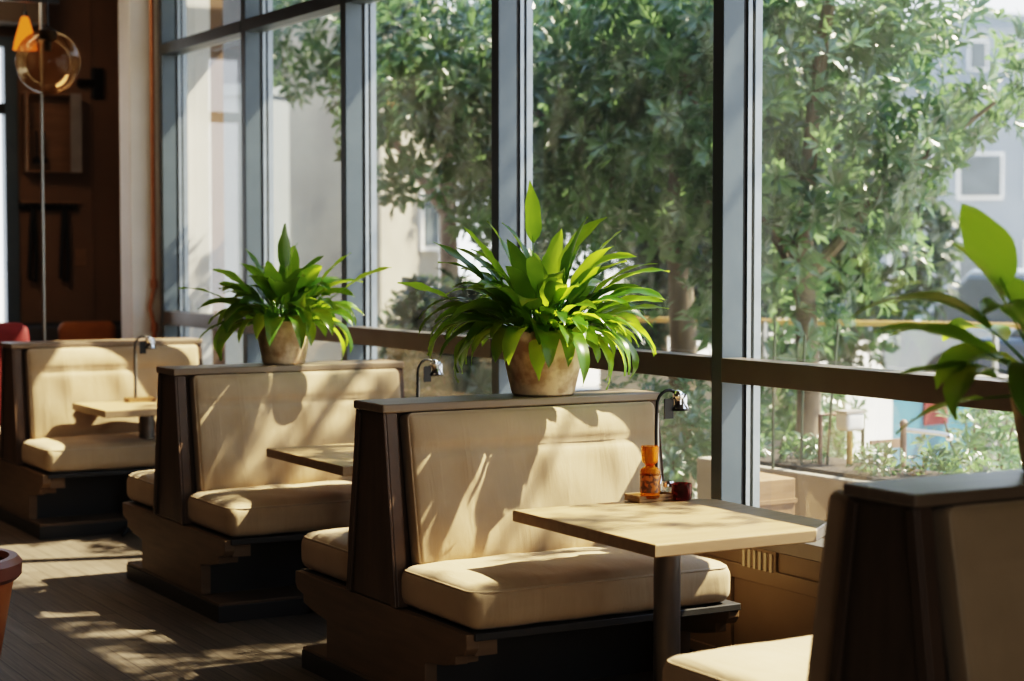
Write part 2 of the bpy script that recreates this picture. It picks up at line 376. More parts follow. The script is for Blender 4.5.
# ------------------------------------------------------------------ booth benches
LB = 1.19
def bench_half(root, s, xs=1.10, deep=.575, thick=0):
    """one side of the back-to-back bench: s=-1 faces the near end of the room, s=+1 the far end"""
    # seat cushion
    sx, sy, sz = xs, deep, .15
    def puff(x, y, z):
        u = 2 * x / sx; v = 2 * y / sy
        k = max(0, 1 - u ** 4) * max(0, 1 - v ** 4)
        if z > 0: z += .022 * k - .008 * max(0, abs(v) - .8) 
        z += .0035 * math.sin(x * 23 + y * 7) * math.sin(y * 15 + 2) * k
        # gathers on the front edge
        g = max(0, (-v if s < 0 else v) - .78)
        return (x, y + .010 * g * math.sin(x * 95 + math.sin(x * 31) * 2) * (1 if s > 0 else -1), z)
    c = (.015 + sx / 2, s * (.17 + sy / 2), .39 + sz / 2)
    seat = MB().rbox((sx, sy, sz), .05, (26, 16, 3), puff, Matrix.Translation(c)).build('seat_cushion', M['fabric'], root, angle=180)
    pts = []
    hx, hy, r = sx / 2 - .012, sy / 2 - .012, .05
    for qx, qy, a0 in ((1, 1, 0), (-1, 1, 90), (-1, -1, 180), (1, -1, 270)):
        for k in range(7):
            a = math.radians(a0 + 15 * k)
            pts.append((c[0] + qx * (hx - r) + r * math.cos(a), c[1] + qy * (hy - r) + r * math.sin(a), .39 + sz - .017))
    MB().tube(pts, .0055, 8, True).build('piping', M['piping'], seat)
    # backrest, leaning with the divider
    bx, bz, bt = (1.09 if s < 0 else 1.15), .565, .085 + (thick if s > 0 else 0)
    def bp(x, y, z):                      # local: x width, y thickness (front = s side), z height
        f = y * s                         # + towards sitter
        u = 2 * x / bx; v = 2 * z / bz
        k = max(0, 1 - u ** 6) * max(0, 1 - v ** 6)
        if f > 0:
            seam = math.exp(-((z - .135) / .012) ** 2) * max(0, 1 - u ** 10)
            off = .020 * k - .015 * seam + .006 * math.exp(-((z - .21) / .05) ** 2) * k
            for tx in (-.30, .02, .33):   # soft pulls below the seam
                d = abs(x - tx)
                off += .009 * math.exp(-(d / .035) ** 2) * math.exp(-((z - .06) / .10) ** 2)
            off += .004 * math.sin(x * 19 + z * 6) * math.sin(z * 11 + 1) * k
            y += s * off
        return (x, y, z)
    zt, zb = 1.088, .522
    ft, fb = (.140, .245) if s < 0 else (.158 + thick, .255 + thick)                   # front face distance from the divider's middle, top and bottom
    lean = math.atan2(fb - ft, zt - zb)
    cz = (zt + zb) / 2; cy = s * ((ft + fb) / 2 - bt / 2)
    mtx = Matrix.Translation(((.075 if s < 0 else .008) + bx / 2, cy, cz)) @ Matrix.Rotation(s * lean, 4, 'X')
    back = MB().rbox((bx, bt, bz), .022, (34, 2, 26), bp, mtx).build('backrest', M['fabric'], root, angle=180)
    pts = []
    hx, hz, r = bx / 2 - .006, bz / 2 - .006, .022
    for qx, qz, a0 in ((1, 1, 0), (-1, 1, 90), (-1, -1, 180), (1, -1, 270)):
        for k in range(7):
            a = math.radians(a0 + 15 * k)
            pts.append(mtx @ Vector((qx * (hx - r) + r * math.cos(a), s * (bt / 2 - .010), qz * (hz - r) + r * math.sin(a))))
    MB().tube([tuple(p) for p in pts], .006, 8, True).build('piping', M['piping'], back)
    # seat deck and the stepped bracket carrying it
    d = MB(); y0, y1 = sorted((s * .10, s * (.17 + deep))); d.box(.03, y0, .362, LB - .05, y1, .388)
    d.build('seat_deck', M['plinth'], root, smooth=False, bevel=.003)
def make_bench(label, deep=.575, thick=0):
    t = thing('booth_bench', label, 'bench', group='back-to-back booth benches along the windows')
    # divider: end panels with raised stiles and the core between them
    prof = lambda a, b, z0, z1: [(-b, z0), (b, z0), (a, z1), (-a, z1)]
    for x0, x1, xs0, xs1 in ((.0, .045, -.012, .0), (LB - .045, LB, LB, LB + .008)):
        p = MB().prism_x(prof(.118, .215, .39, 1.09), x0, x1).build('end_panel', M['wood_dark'], t, smooth=False, bevel=.004)
        st = MB()
        for sg in (-1, 1):
            q = [(sg * .215, .39), (sg * .180, .39), (sg * .086, 1.075), (sg * .118, 1.09)]
            if sg > 0: q = q
            else: q = list(reversed(q))
            q = list(reversed(q))
            st.prism_x(q, xs0, xs1)
        st.build('stile', M['wood_dark'], p, smooth=False, bevel=.004)
    MB().prism_x(prof(.055, .16, .388, 1.09), .045, LB - .045).build('divider_core', M['wood_dark'], t, smooth=False)
    MB().box(-.018, -.128, 1.09, LB + .012, .128, 1.122).build('top_board', M['wood_top'], t, smooth=False, bevel=.006)
    bench_half(t, -1); bench_half(t, 1, deep=deep, thick=thick)
    # shaped side boards below the seats (one at the aisle end, one at the window end)
    half = [(.425, .088), (.425, .232), (.56, .248), (.655, .268), (.655, .300), (.715, .312), (.735, .335), (.735, .385)]
    pr = [(y, z) for y, z in half] + [(-y, z) for y, z in reversed(half)]
    for x0, x1 in ((.0, .05), (LB - .10, LB - .05)):
        MB().prism_x(pr, x0, x1).build('side_board', M['wood_side'], t, smooth=False, bevel=.004)
    for s in (-1, 1):                     # stepped corbel blocks tucked under the deck
        cb = MB()
        for k, (a, z0, z1) in enumerate(((.70, .300, .362), (.62, .262, .300))):
            y0, y1 = sorted((s * .40, s * a)); cb.box(.05, y0, z0, .14 - .03 * k, y1, z1)
        cb.build('corbel', M['wood_side'], t, smooth=False, bevel=.003)
    MB().box(.05, -.405, .088, LB - .10, .405, .362).build('base_box', M['plinth'], t, smooth=False)
    pl = MB().box(-.004, -.664, 0, LB - .02, .664, .074).build('plinth', M['plinth'], t, smooth=False, bevel=.004)
    MB().box(.0, -.66, .074, LB - .024, .66, .088).build('plinth_top', M['plinth_top'], pl, smooth=False, bevel=.003)
    return t
BENCH = [(2.895, 3.314), (2.914, 6.158), (2.939, 8.491), (2.897, 11.304)]
BL = ['nearest booth bench, cropped at the lower right, its backrest in shade',
      'beige booth bench in the middle, sunlit backrest, carrying the largest leafy potted plant',
      'beige booth bench behind the middle one, carrying the smaller leafy plant in a pale pot',
      'beige booth bench farthest away by the brown wall, no plant on its divider']
benches = []
b0 = make_bench(BL[1]); b0.location = (*BENCH[1], 0)
for k in (2, 3): copy_tree(b0, (*BENCH[k], 0), BL[k])
bn = make_bench(BL[0], .80, .055); bn.location = (*BENCH[0], 0)

# ------------------------------------------------------------------ tables
def make_table(label, ln):
    t = thing('dining_table', label, 'table', group='pedestal tables between the booth benches')
    hx, hy = .40, ln / 2
    ch = [(-hx, -hy), (hx - .16, -hy), (hx, -hy + .13), (hx, hy - .13), (hx - .16, hy), (-hx, hy)]
    top = MB().prism_z(ch, .718, .76).build('tabletop', M['table_wood'], t, smooth=False, bevel=.004)
    ch2 = [(x * 1.002, y * 1.002) for x, y in ch]
    MB().prism_z(ch2, .722, .755).build('edge_band', M['table_edge'], top, smooth=False)
    px = -.045
    po = MB().lathe([(.047, .06), (.047, .70)], (px, 0, 0), n=28).build('post', M['post'], t)
    MB().lathe([(.12, .70), (.12, .718)], (px, 0, 0), n=28).build('top_plate', M['black'], po)
    MB().lathe([(.075, .03), (.075, .05), (.05, .065), (.047, .085)], (px, 0, 0), n=28).build('collar', M['black'], po)
    for k in range(4):
        a = PI / 4 + k * PI / 2
        pts = [(px + math.cos(a) * q, math.sin(a) * q, z) for q, z in ((.03, .055), (.12, .06), (.22, .05), (.29, .03), (.32, .014))]
        MB().tube(pts, [.026, .024, .02, .016, .012], 10).build('foot', M['black'], t)
    return t
TB = [(3.63, 5.21, .90), (3.655, 7.60, .86), (3.61, 10.70, .66)]
TL = ['light wood pedestal table in front of the middle booth bench, nearest of the tables',
      'light wood table partly hidden behind the divider of the middle bench',
      'light wood pedestal table farthest away, in front of the last booth bench']
tables = []
for (x, y, ln), lb in zip(TB, TL):
    t = make_table(lb, ln); t.location = (x, y, 0)

# ------------------------------------------------------------------ table-top things
ZTT = .761
def make_tray():
    t = thing('condiment_tray', None, 'tray')
    b = MB().box(-.085, -.05, 0, .085, .05, .012).build('tray_base', M['honey'], t, smooth=False, bevel=.002)
    r = MB(); r.box(-.085, -.05, .012, .085, -.043, .024); r.box(-.085, .043, .012, .085, .05, .024); r.box(-.085, -.043, .012, -.078, .043, .024); r.box(.078, -.043, .012, .085, .043, .024)
    r.build('rim', M['honey'], t, smooth=False, bevel=.0015)
    return t
def make_bottle():
    t = thing('sauce_bottle', None, 'bottle')
    MB().lathe([(.032, 0), (.036, .006), (.037, .05), (.037, .098), (.034, .108), (.016, .118), (.015, .128)], n=28).build('bottle_body', M['amber'], t)
    lb = MB().lathe([(.0374, .022), (.0374, .085)], n=28, cap0=False, cap1=False)
    lb.build('wrapper', M['amber_dk'], t)
    MB().lathe([(.017, .120), (.019, .126), (.028, .132), (.031, .140), (.033, .188), (.031, .192)], n=28).build('cup_cap', M['amber'], t)
    MB().tube([(.036, -.012, .094), (.030, -.030, .07), (.020, -.036, .055)], .003, 6).build('clip', M['chrome'], t)
    return t
def make_lamp():
    t = thing('gooseneck_lamp', None, 'lamp')
    MB().lathe([(.045, 0), (.045, .008), (.03, .012), (.010, .016)], n=24).build('lamp_base', M['steel'], t)
    pts = [(0, 0, .01), (0, 0, .12), (-.002, 0, .24), (0, 0, .32)]
    for k in range(1, 9):
        a = PI - k * PI / 9.5
        pts.append((.050 + .050 * math.cos(a), -.01 * k / 8, .335 + .062 * math.sin(a)))
    MB().tube(pts, .0062, 10).build('neck', M['black'], t)
    MB().tube([(.012, .008, .01), (.012, .008, .15), (.010, .006, .31)], .004, 8).build('support_rod', M['steel'], t)
    e = Vector(pts[-1])
    hd = MB(); hd.lathe([(.013, .024), (.024, .018), (.028, .0), (.026, -.018), (.034, -.038), (.032, -.042)], c=(e.x + .006, e.y, e.z - .002), n=24)
    ho = hd.build('lamp_head', M['chrome'], t)
    MB().sphere((e.x - .012, e.y - .012, e.z + .012), .021, 16, 10).build('joint_ball', M['chrome'], ho)
    MB().lathe([(.035, -.044), (.035, -.036)], c=(e.x + .006, e.y, e.z - .002), n=24).build('rim', M['black'], ho)
    g = MB(); g.box(e.x - .066, e.y - .003, e.z - .075, e.x - .026, e.y + .003, e.z + .0)
    g.build('hanging_tag', M['black'], t, smooth=False)
    MB().tube([(e.x - .04, e.y, e.z), (e.x - .018, e.y - .004, e.z + .012)], .002, 6).build('tag_wire', M['black'], t)
    return t
def make_tumbler():
    t = thing('glass_tumbler', None, 'glass')
    pr = MB(); n = 36; prof = [(.030, 0), (.035, .004), (.037, .03), (.037, .062), (.033, .062), (.032, .012)]
    v = []; f = []
    for r, z in prof:
        for k in range(n):
            a = 2 * PI * k / n; q = r * (1 + (.028 if k % 2 else -.01) * (1 if .003 < z < .06 and r > .033 else 0)); v.append((q * math.cos(a), q * math.sin(a), z))
    for i in range(len(prof) - 1):
        for k in range(n):
            k2 = (k + 1) % n; f.append((i * n + k, i * n + k2, (i + 1) * n + k2, (i + 1) * n + k))
    f.append(tuple(reversed(range(n)))); f.append(tuple(range((len(prof) - 1) * n, len(prof) * n)))
    pr.add(v, f).build('tumbler_wall', M['red_glass'], t)
    return t
def make_shaker():
    t = thing('glass_shaker', None, 'shaker')
    MB().lathe([(.022, 0), (.024, .004), (.024, .044), (.021, .046)], n=20).build('jar', M['clear'], t)
    MB().lathe([(.0245, .044), (.0245, .058), (.02, .064)], n=20).build('lid', M['chrome'], t)
    return t
place = ['on the table before the middle bench', 'on the half-hidden table', 'on the farthest table']
tray = make_tray(); bottle = make_bottle(); lamp = make_lamp(); tumb = make_tumbler(); shak = make_shaker()
spots = [dict(tray=(3.80, 5.63), bottle=(3.775, 5.60), lamp=(3.885, 5.72), tumbler=(3.90, 5.575), shaker=(3.885, 5.645)),
         dict(tray=(3.85, 7.90), bottle=(3.87, 7.90), lamp=(3.99, 7.92), tumbler=(3.96, 7.70), shaker=(3.975, 7.80)),
         dict(tray=(3.60, 10.93), bottle=None, lamp=(3.585, 10.975), tumbler=(3.73, 10.84), shaker=(3.735, 10.93))]
for i, sp in enumerate(spots):
    for key, src, lb, gr in (('tray', tray, 'small honey wood condiment tray %s', 'condiment trays on the tables'), ('bottle', bottle, 'amber glass sauce bottle with a cup-shaped cap %s', 'amber bottles on the tables'),
                             ('lamp', lamp, 'slim gooseneck lamp with a chrome head standing %s', 'gooseneck lamps on the tables'), ('tumbler', tumb, 'dark red ribbed glass tumbler %s', 'red tumblers on the tables'),
                             ('shaker', shak, 'small clear shaker with a chrome lid %s', 'shakers on the tables')):
        p = sp[key]
        if not p: continue
        z = ZTT + (.013 if key in ('bottle',) else 0)
        if i == 0:
            src.location = (*p, z); tag(src, lb % place[i], None, gr)
        else:
            copy_tree(src, (*p, z), lb % place[i], group=gr)

# ------------------------------------------------------------------ potted plants
def leaf_geo(mb, base, az, el, L, W, droop, stem, tone, roll=0, fold=.25, segs=9):
    """one arching leaf: bare petiole of length stem, then a blade of length L; el = start elevation, droop = total bend downwards"""
    p = Vector(base); e = el; h = Vector((math.cos(az), math.sin(az), 0)); side0 = Vector((-math.sin(az), math.cos(az), 0))
    ns = 4; pts = []
    tot = stem + L
    path = [(p.copy(), e)]
    steps = ns + segs
    for i in range(steps):
        dl = stem / ns if i < ns else L / segs
        frac = (i + 1) / steps
        e2 = el - droop * frac ** 1.6
        d = h * math.cos(e2) + Vector((0, 0, 1)) * math.sin(e2)
        p = p + d * dl; path.append((p.copy(), e2))
    # petiole
    st = [q for q, _ in path[:ns + 2]]
    n0 = len(mb.v)
    mb.tube([tuple(q) for q in st], [.0045, .004, .0035, .003, .0025, .002][:len(st)], 5, caps=False)
    mb.tone += [tone * .6 + .3] * (len(mb.v) - n0)
    v = []; f = []
    blade = path[ns:]
    m = len(blade)
    for i, (q, e2) in enumerate(blade):
        s = i / (m - 1)
        w = W * .5 * (math.sin(PI * min(1, s ** .8 * .97 + .03)) ** .75) * (1 - .25 * s)
        if i == m - 1: w = .0008
        d = h * math.cos(e2) + Vector((0, 0, 1)) * math.sin(e2)
        nrm = -h * math.sin(e2) + Vector((0, 0, 1)) * math.cos(e2)
        a = roll * (.3 + .7 * s); sd = side0 * math.cos(a) + nrm * math.sin(a); nn = nrm * math.cos(a) - side0 * math.sin(a)
        wave = .004 * math.sin(s * 14 + az * 5)
        v += [q + sd * w + nn * (w * fold + wave), q + sd * w * .5 + nn * w * fold * .35, q, q - sd * w * .5 + nn * w * fold * .35, q - sd * w + nn * (w * fold - wave)]
    for i in range(m - 1):
        for k in range(4): f.append((i * 5 + k, i * 5 + k + 1, (i + 1) * 5 + k + 1, (i + 1) * 5 + k))
    mb.add(v, f, tone)
def pot(t, r0, r1, h, m=None):
    q = MB().lathe([(r0 * .93, 0), (r0, .006), (r0 + (r1 - r0) * .10, h * .10), (r0 + (r1 - r0) * .55, h * .5), (r1 * .985, h * .86), (r1, h - .012), (r1 * .985, h), (r1 * .90, h), (r1 * .86, h - .03)], n=44, cap1=False)
    q.build('pot', m or M['pot'], t)
    MB().lathe([(r1 * .87, h - .035), (.0005, h - .03)], n=32, cap0=True, cap1=True).build('soil', M['soil'], t)
RT = Vector((.8688, -.4952, 0)); FW = Vector((.4952, .8688, 0))   # across the aisle towards the window / along it
def az_of(r, f):
    d = RT * r + FW * f; return math.atan2(d.y, d.x)
def plant(label, loc, r0, r1, h, n, span, leaf, wid, seed, extra=(), stem=.16, group='potted plants on the bench dividers', up=1.0):
    t = thing('potted_plant', label, 'plant', loc, group=group); rnd = random.Random(seed)
    pot(t, r0, r1, h)
    mb = MB()
    for i in range(n):
        az = 2.39996 * i + rnd.uniform(-.3, .3)
        q = (i + .5) / n                              # 0 inner and upright, 1 outer and drooping
        el = math.radians(86 - 66 * q ** .8 + rnd.uniform(-9, 9)) * up
        L = leaf * rnd.uniform(.72, 1.12); W = wid * rnd.uniform(.75, 1.15)
        rr = r1 * .5 * math.sqrt(rnd.random())
        b = (rr * math.cos(az), rr * math.sin(az), h - .04)
        leaf_geo(mb, b, az, el, L, W, math.radians(35 + 85 * q + rnd.uniform(-15, 25)), span * stem * rnd.uniform(.7, 1.35) * (1.15 - .3 * q), min(1, max(0, rnd.gauss(.45, .25))), rnd.uniform(-.9, .9), rnd.uniform(.1, .4))
    for i in range(int(n * .42)):                      # shorter leaves filling the heart of the plant
        az = 2.39996 * i + rnd.uniform(-.4, .4); rr = r1 * .45 * math.sqrt(rnd.random())
        leaf_geo(mb, (rr * math.cos(az), rr * math.sin(az), h - .04), az, math.radians(rnd.uniform(25, 80)), leaf * rnd.uniform(.5, .8), wid * rnd.uniform(.8, 1.1), math.radians(rnd.uniform(40, 120)),
                 span * rnd.uniform(.06, .16), min(1, max(0, rnd.gauss(.4, .25))), rnd.uniform(-.8, .8), rnd.uniform(.1, .4))
    for (r, f, el, L, W, dr, st, tone, roll) in extra:
        az = az_of(r, f)
        leaf_geo(mb, (r1 * .3 * math.cos(az), r1 * .3 * math.sin(az), h - .04), az, math.radians(el), L, W, math.radians(dr), st, tone, roll)
    mb.build('foliage', M['leaf'], t, angle=180)
    return t
plant('largest bright green plant with long arching leaves, on the middle bench divider', (3.65, 6.16, 1.123), .122, .172, .25, 104, 1.0, .285, .090, 3,
      extra=[(-.15, -.2, 88, .24, .085, 5, .38, .85, .1), (1, -.1, 52, .30, .065, 58, .24, .35, .4), (1, -.5, 36, .29, .09, 45, .20, .95, .5),
             (1, .1, 28, .27, .075, 35, .20, .95, .3), (-1, -.1, 54, .28, .085, 25, .26, .55, -.6), (-1, .2, 28, .22, .06, 20, .36, 1, .9), (-.6, -.1, 66, .25, .08, 20, .26, .8, .3), (.5, .1, 68, .25, .08, 30, .26, .8, -.2),
             (-1, -.3, 40, .30, .085, 110, .24, .15, .4), (-.9, -.5, 30, .32, .07, 95, .20, .4, .3), (.8, -.7, 22, .26, .06, 120, .22, .8, -.2),
             (.1, -1, 35, .2, .06, 150, .10, .5, 0), (.35, -1, 35, .22, .07, 150, .12, .3, .2), (-.7, -.4, 20, .22, .05, 130, .22, .2, 0)])
plant('smaller leafy plant in a pale clay pot on the second bench divider from the back', (3.54, 8.50, 1.123), .105, .140, .215, 60, .9, .27, .105, 8,
      extra=[(1, -.2, 38, .26, .085, 25, .34, .95, .5), (.05, -.2, 88, .22, .08, 8, .30, .3, .6), (-1, -.1, 33, .22, .045, 35, .30, .5, .3),
             (.5, -1, 45, .24, .085, 130, .16, .6, .2), (.8, -.5, 35, .22, .06, 110, .26, .7, .2), (-.9, -.3, 18, .26, .09, 70, .16, .15, .2), (.9, 0, 60, .24, .07, 25, .24, .8, .4)])
plant('shaded plant with broad oval leaves on the nearest bench, cropped at the right', (3.485, 3.31, 1.123), .105, .140, .235, 14, 1.0, .25, .12, 21,
      extra=[(-.75, -.1, 66, .235, .155, 8, .30, .85, 1.0), (-1, -.2, 52, .40, .115, 85, .24, .05, .2), (-1, -.35, 34, .33, .10, 42, .22, .75, .4),
             (-.9, -.4, 32, .20, .12, 140, .20, .1, .0), (-.5, -.8, 38, .22, .13, 135, .18, .12, .1), (-1, .1, 0, .24, .085, 40, .16, .35, .3), (-.7, .4, 66, .26, .12, 30, .22, .3, .4), (-1, .5, 40, .26, .11, 60, .2, .2, 0), (-.8, -.1, 20, .25, .11, 30, .15, .1, .4)], stem=.2)

# ------------------------------------------------------------------ far end of the room
pole = MB().lathe([(.012, 0), (.012, 4.0)], n=12).build('metal_pole', M['steel']); pole.location = (3.60, 13.05, 0)
tag(pole, 'slim upright metal pole from floor to ceiling behind the farthest bench', 'pole')
gl = thing('globe_pendant_lamp', 'clear glass globe pendant lamp with a black cap, hanging before the brown wall', 'lamp', (3.213, 11.487, 0))
MB().sphere((0, 0, 2.86), .200, 36, 22).build('globe', M['globe'], gl)
MB().lathe([(.022, 2.99), (.055, 3.0), (.055, 3.055), (.012, 3.08)], n=20).build('cap', M['black'], gl)
MB().lathe([(.008, 3.06), (.008, 4.0)], n=10).build('stem', M['black'], gl)
MB().lathe([(.02, 2.93), (.024, 2.97), (.02, 2.995)], n=16).build('bulb_holder', M['black'], gl)
cone = thing('cone_pendant_lamp', 'glowing orange cone lamp hanging behind the glass globe', 'lamp', (3.495, 13.073, 0))
MB().lathe([(.085, 3.10), (.075, 3.16), (.03, 3.32), (.018, 3.34)], n=20, cap0=False).build('lamp_shade', M['shade_glow'], cone)
MB().lathe([(.006, 3.34), (.006, 4.0)], n=8).build('cord', M['black'], cone)
MB().lathe([(.022, 3.335), (.02, 3.37), (.006, 3.38)], n=14).build('cap', M['black'], cone)
trk = thing('track_rail', 'black lighting track bar below the ceiling near the glass globe', 'light track', (3.2, 12.6, 3.40))
MB().box(-.75, -.03, -.025, .40, .03, .025).build('rail', M['black'], trk, smooth=False)
for x in (-.6, .3): MB().lathe([(.012, .02), (.012, .60)], n=10, c=(x, 0, 0)).build('hanger', M['black'], trk)
sc = thing('wall_bracket_light', 'black T-shaped wall light on the brown wall beside the glass globe', 'wall light', (4.442, 14.5, 3.02))
MB().box(-.045, -.05, -.12, .045, 0, .12).build('back_plate', M['black'], sc, smooth=False, bevel=.006)
MB().tube([(-.03, -.03, 0), (-.10, -.05, .0), (-.16, -.06, -.01)], [.03, .026, .034], 12).build('arm', M['black'], sc)
cb = thing('wall_cabinet', 'open brown wooden wall cabinet above the coat rail', 'cabinet', (3.84, 14.5, 2.30))
b = MB(); b.box(.0, -.16, 0, .42, -.0, .02); b.box(.0, -.16, .60, .42, 0, .62); b.box(0, -.16, .02, .02, 0, .60); b.box(.0, -.02, .02, .42, 0, .60)
b.build('carcass', M['wall_box'], cb, smooth=False)
MB().box(.34, -.17, .0, .43, -.16, .62).build('side_panel', M['grey_side'], cb, smooth=False)
for x in (.09, .15):
    MB().lathe([(.008, .30), (.008, .10), (.026, .08), (.026, .05)], n=12, c=(x, -.1, .02)).build('hanging_ladle', M['black'], cb)
rl = thing('coat_rail', 'black coat rail with knobs on the brown wall', 'coat rail', (3.79, 14.5, 2.03))
MB().box(0, -.03, -.022, .48, 0, .022).build('rail', M['black'], rl, smooth=False)
for k in range(8): MB().sphere((.03 + .06 * k, -.06, .005), .022, 12, 8).build('knob', M['black'], rl)
MB().box(.02, -.045, .03, .50, 0, .05).build('ledge', M['wall_box'], rl, smooth=False)
for x, lb in ((3.90, 'dark strap hanging from the coat rail, nearer the back window'), (4.15, 'dark strap hanging from the coat rail, nearer the light switch')):
    s = MB().tube([(x, 14.43, 2.02), (x - .015, 14.43, 1.8), (x - .03, 14.435, 1.47), (x + .02, 14.435, 1.44), (x + .03, 14.435, 1.6), (x + .012, 14.43, 2.02)], .017, 8).build('hanging_strap', M['black'])
    tag(s, lb, 'strap', 'straps on the coat rail')
sw = thing('light_switch', 'small brown light switch plate on the back wall below the coat rail', 'switch', (4.297, 14.5, 1.63))
MB().box(-.045, -.012, -.07, .045, 0, .07).build('switch_plate', M['wall_box'], sw, smooth=False, bevel=.004)
MB().box(-.014, -.02, -.03, .014, -.012, .03).build('toggle', M['wall_box'], sw, smooth=False)
pp = thing('copper_pipe', 'copper coloured pipe running up the white column beside the first window', 'pipe', (4.28, 12.655, 0))
MB().tube([(0, 0, .0), (0, 0, 1.15), (-.03, 0, 1.28), (0, 0, 1.42), (0, 0, 4.0)], .016, 12).build('pipe_run', M['copper'], pp)
for z in (1.14, 1.45): MB().lathe([(.026, z - .03), (.026, z + .03)], n=14).build('coupling', M['copper'], pp)
so = thing('lounge_sofa', 'dark sofa behind the farthest bench with a low back', 'sofa', (3.95, 13.55, 0))
MB().rbox((.95, .55, .26), .06, (6, 4, 2), None, Matrix.Translation((.05, .1, .29))).build('seat', M['wall_dark'], so)
MB().rbox((.95, .16, .82), .06, (6, 2, 6), None, Matrix.Translation((.05, .43, .70))).build('backrest', M['wall_dark'], so)
MB().box(-.40, -.12, 0, .50, .4, .17).build('base', M['black'], so, smooth=False)
cu = MB().rbox((.44, .13, .36), .06, (8, 2, 8), None, Matrix.Translation((4.14, 13.80, .97)) @ Matrix.Rotation(math.radians(-10), 4, 'X')).build('sofa_cushion', M['orange'])
tag(cu, 'orange cushion leaning on the dark sofa by the back wall', 'cushion')
rc = thing('red_armchair', 'red upholstered chair with a rounded back, behind the farthest bench', 'chair', (3.02, 12.5, 0))
MB().rbox((.56, .16, .74), .075, (8, 2, 10), lambda x, y, z: (x * (1 - .25 * max(0, z)), y, z), Matrix.Translation((0, -.22, .84))).build('backrest', M['red'], rc)
MB().rbox((.56, .54, .16), .06, (8, 8, 2), None, Matrix.Translation((0, .05, .42))).build('seat', M['red'], rc)
for sx in (-.23, .23):
    for sy in (-.2, .28): MB().lathe([(.014, 0), (.02, .35)], n=10, c=(sx, sy, 0)).build('leg', M['wood_dark'], rc)
tp = thing('terracotta_planter', 'big orange terracotta tub with a thick rim, cropped at the left edge of the floor', 'planter', (1.56, 7.08, 0))
MB().lathe([(.17, 0), (.18, .01), (.255, .43), (.258, .45), (.225, .45), (.16, .05)], n=40, cap1=True).build('tub', M['clay'], tp)
MB().lathe([(.225, .44), (.268, .435), (.285, .452), (.288, .50), (.270, .522), (.24, .522), (.225, .50)], n=40, cap0=False, cap1=False).build('rim', M['clay_rim'], tp)
vg = thing('vent_grille', 'small vent grille, pale slats standing in for sun stripes, on the low wall under the window, behind the middle table', 'vent', (4.33, 5.66, .49))
MB().box(-.012, -.11, -.045, 0, .11, .045).build('frame', M['low_wall'], vg, smooth=False)
for k in range(6): MB().box(-.020, -.095 + .034 * k, -.035, -.012, -.080 + .034 * k, .035).build('sun_stripe_slat', M['cream'], vg, smooth=False)  # cream colour paints in the vertical sun stripes on the wall
lt = thing('panel_latch', 'small dark latch on the low wall panel beside the nearest bench', 'latch', (4.317, 5.02, .36))
MB().box(-.012, -.02, -.03, 0, .02, .03).build('latch_plate', M['wood_dark'], lt, smooth=False)
MB().lathe([(.008, 0), (.008, .012)], n=10, c=(-.018, 0, -.006)).build('latch_knob', M['black'], lt)

# ------------------------------------------------------------------ outdoors
struct(MB().box(4.5, -30, -.2, 120, 120, -.02).build('ground', M['paving'], smooth=False))
def rosettes(mb, rnd, blobs, n, leaf, per=8, tmean=.45):
    tot = sum(b[3] ** 2 * b[4] for b in blobs)
    for (cx, cy, cz, rx, rz) in blobs:
        k = int(n * rx ** 2 * rz / tot)
        for _ in range(k):
            d = Vector((rnd.gauss(0, 1), rnd.gauss(0, 1), rnd.gauss(0, 1))).normalized()
            q = rnd.uniform(.45, 1) ** .6
            c = Vector((cx + d.x * rx * q, cy + d.y * rx * q, cz + d.z * rz * q))
            ax = (d + Vector((0, 0, .55)) + Vector((rnd.uniform(-.4, .4), rnd.uniform(-.4, .4), rnd.uniform(-.3, .3)))).normalized()
            s = ax.orthogonal().normalized(); t = ax.cross(s)
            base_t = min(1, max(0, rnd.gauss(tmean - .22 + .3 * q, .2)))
            a0 = rnd.uniform(0, 6.28)
            for j in range(per):
                a = a0 + j * 2.39996; e = rnd.uniform(.05, .85)
                o = s * math.cos(a) + t * math.sin(a)
                dr = (o * math.cos(e) + ax * math.sin(e)); L = leaf * rnd.uniform(.65, 1.2); w = L * rnd.uniform(.13, .19)
                sd = ax.cross(o); b = c + dr * .01
                mid = b + dr * L * .55; tip = b + dr * L - ax * L * .15
                mb.add([b, mid + sd * w + ax * w * .3, mid, mid - sd * w + ax * w * .3, tip], [(0, 2, 1), (0, 3, 2), (1, 2, 4), (2, 3, 4)], min(1, max(0, base_t + rnd.uniform(-.12, .12))))
def tree(name, label, base, trunk, tr, blobs, n, leaf, seed, m, limbs=(), per=8, group='trees outside the windows', tmean=.45):
    t = thing(name, label, 'tree', base, group=group); rnd = random.Random(seed)
    tb = MB(); tb.tube(trunk, [tr * (1 - .55 * i / (len(trunk) - 1)) for i in range(len(trunk))], 10)
    for lm in limbs: tb.tube(lm, [tr * .5 * (1 - .7 * i / (len(lm) - 1)) for i in range(len(lm))], 7)
    tb.build('trunk', M['bark'], t)
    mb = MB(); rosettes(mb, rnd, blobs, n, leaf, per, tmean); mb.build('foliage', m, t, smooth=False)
    return t
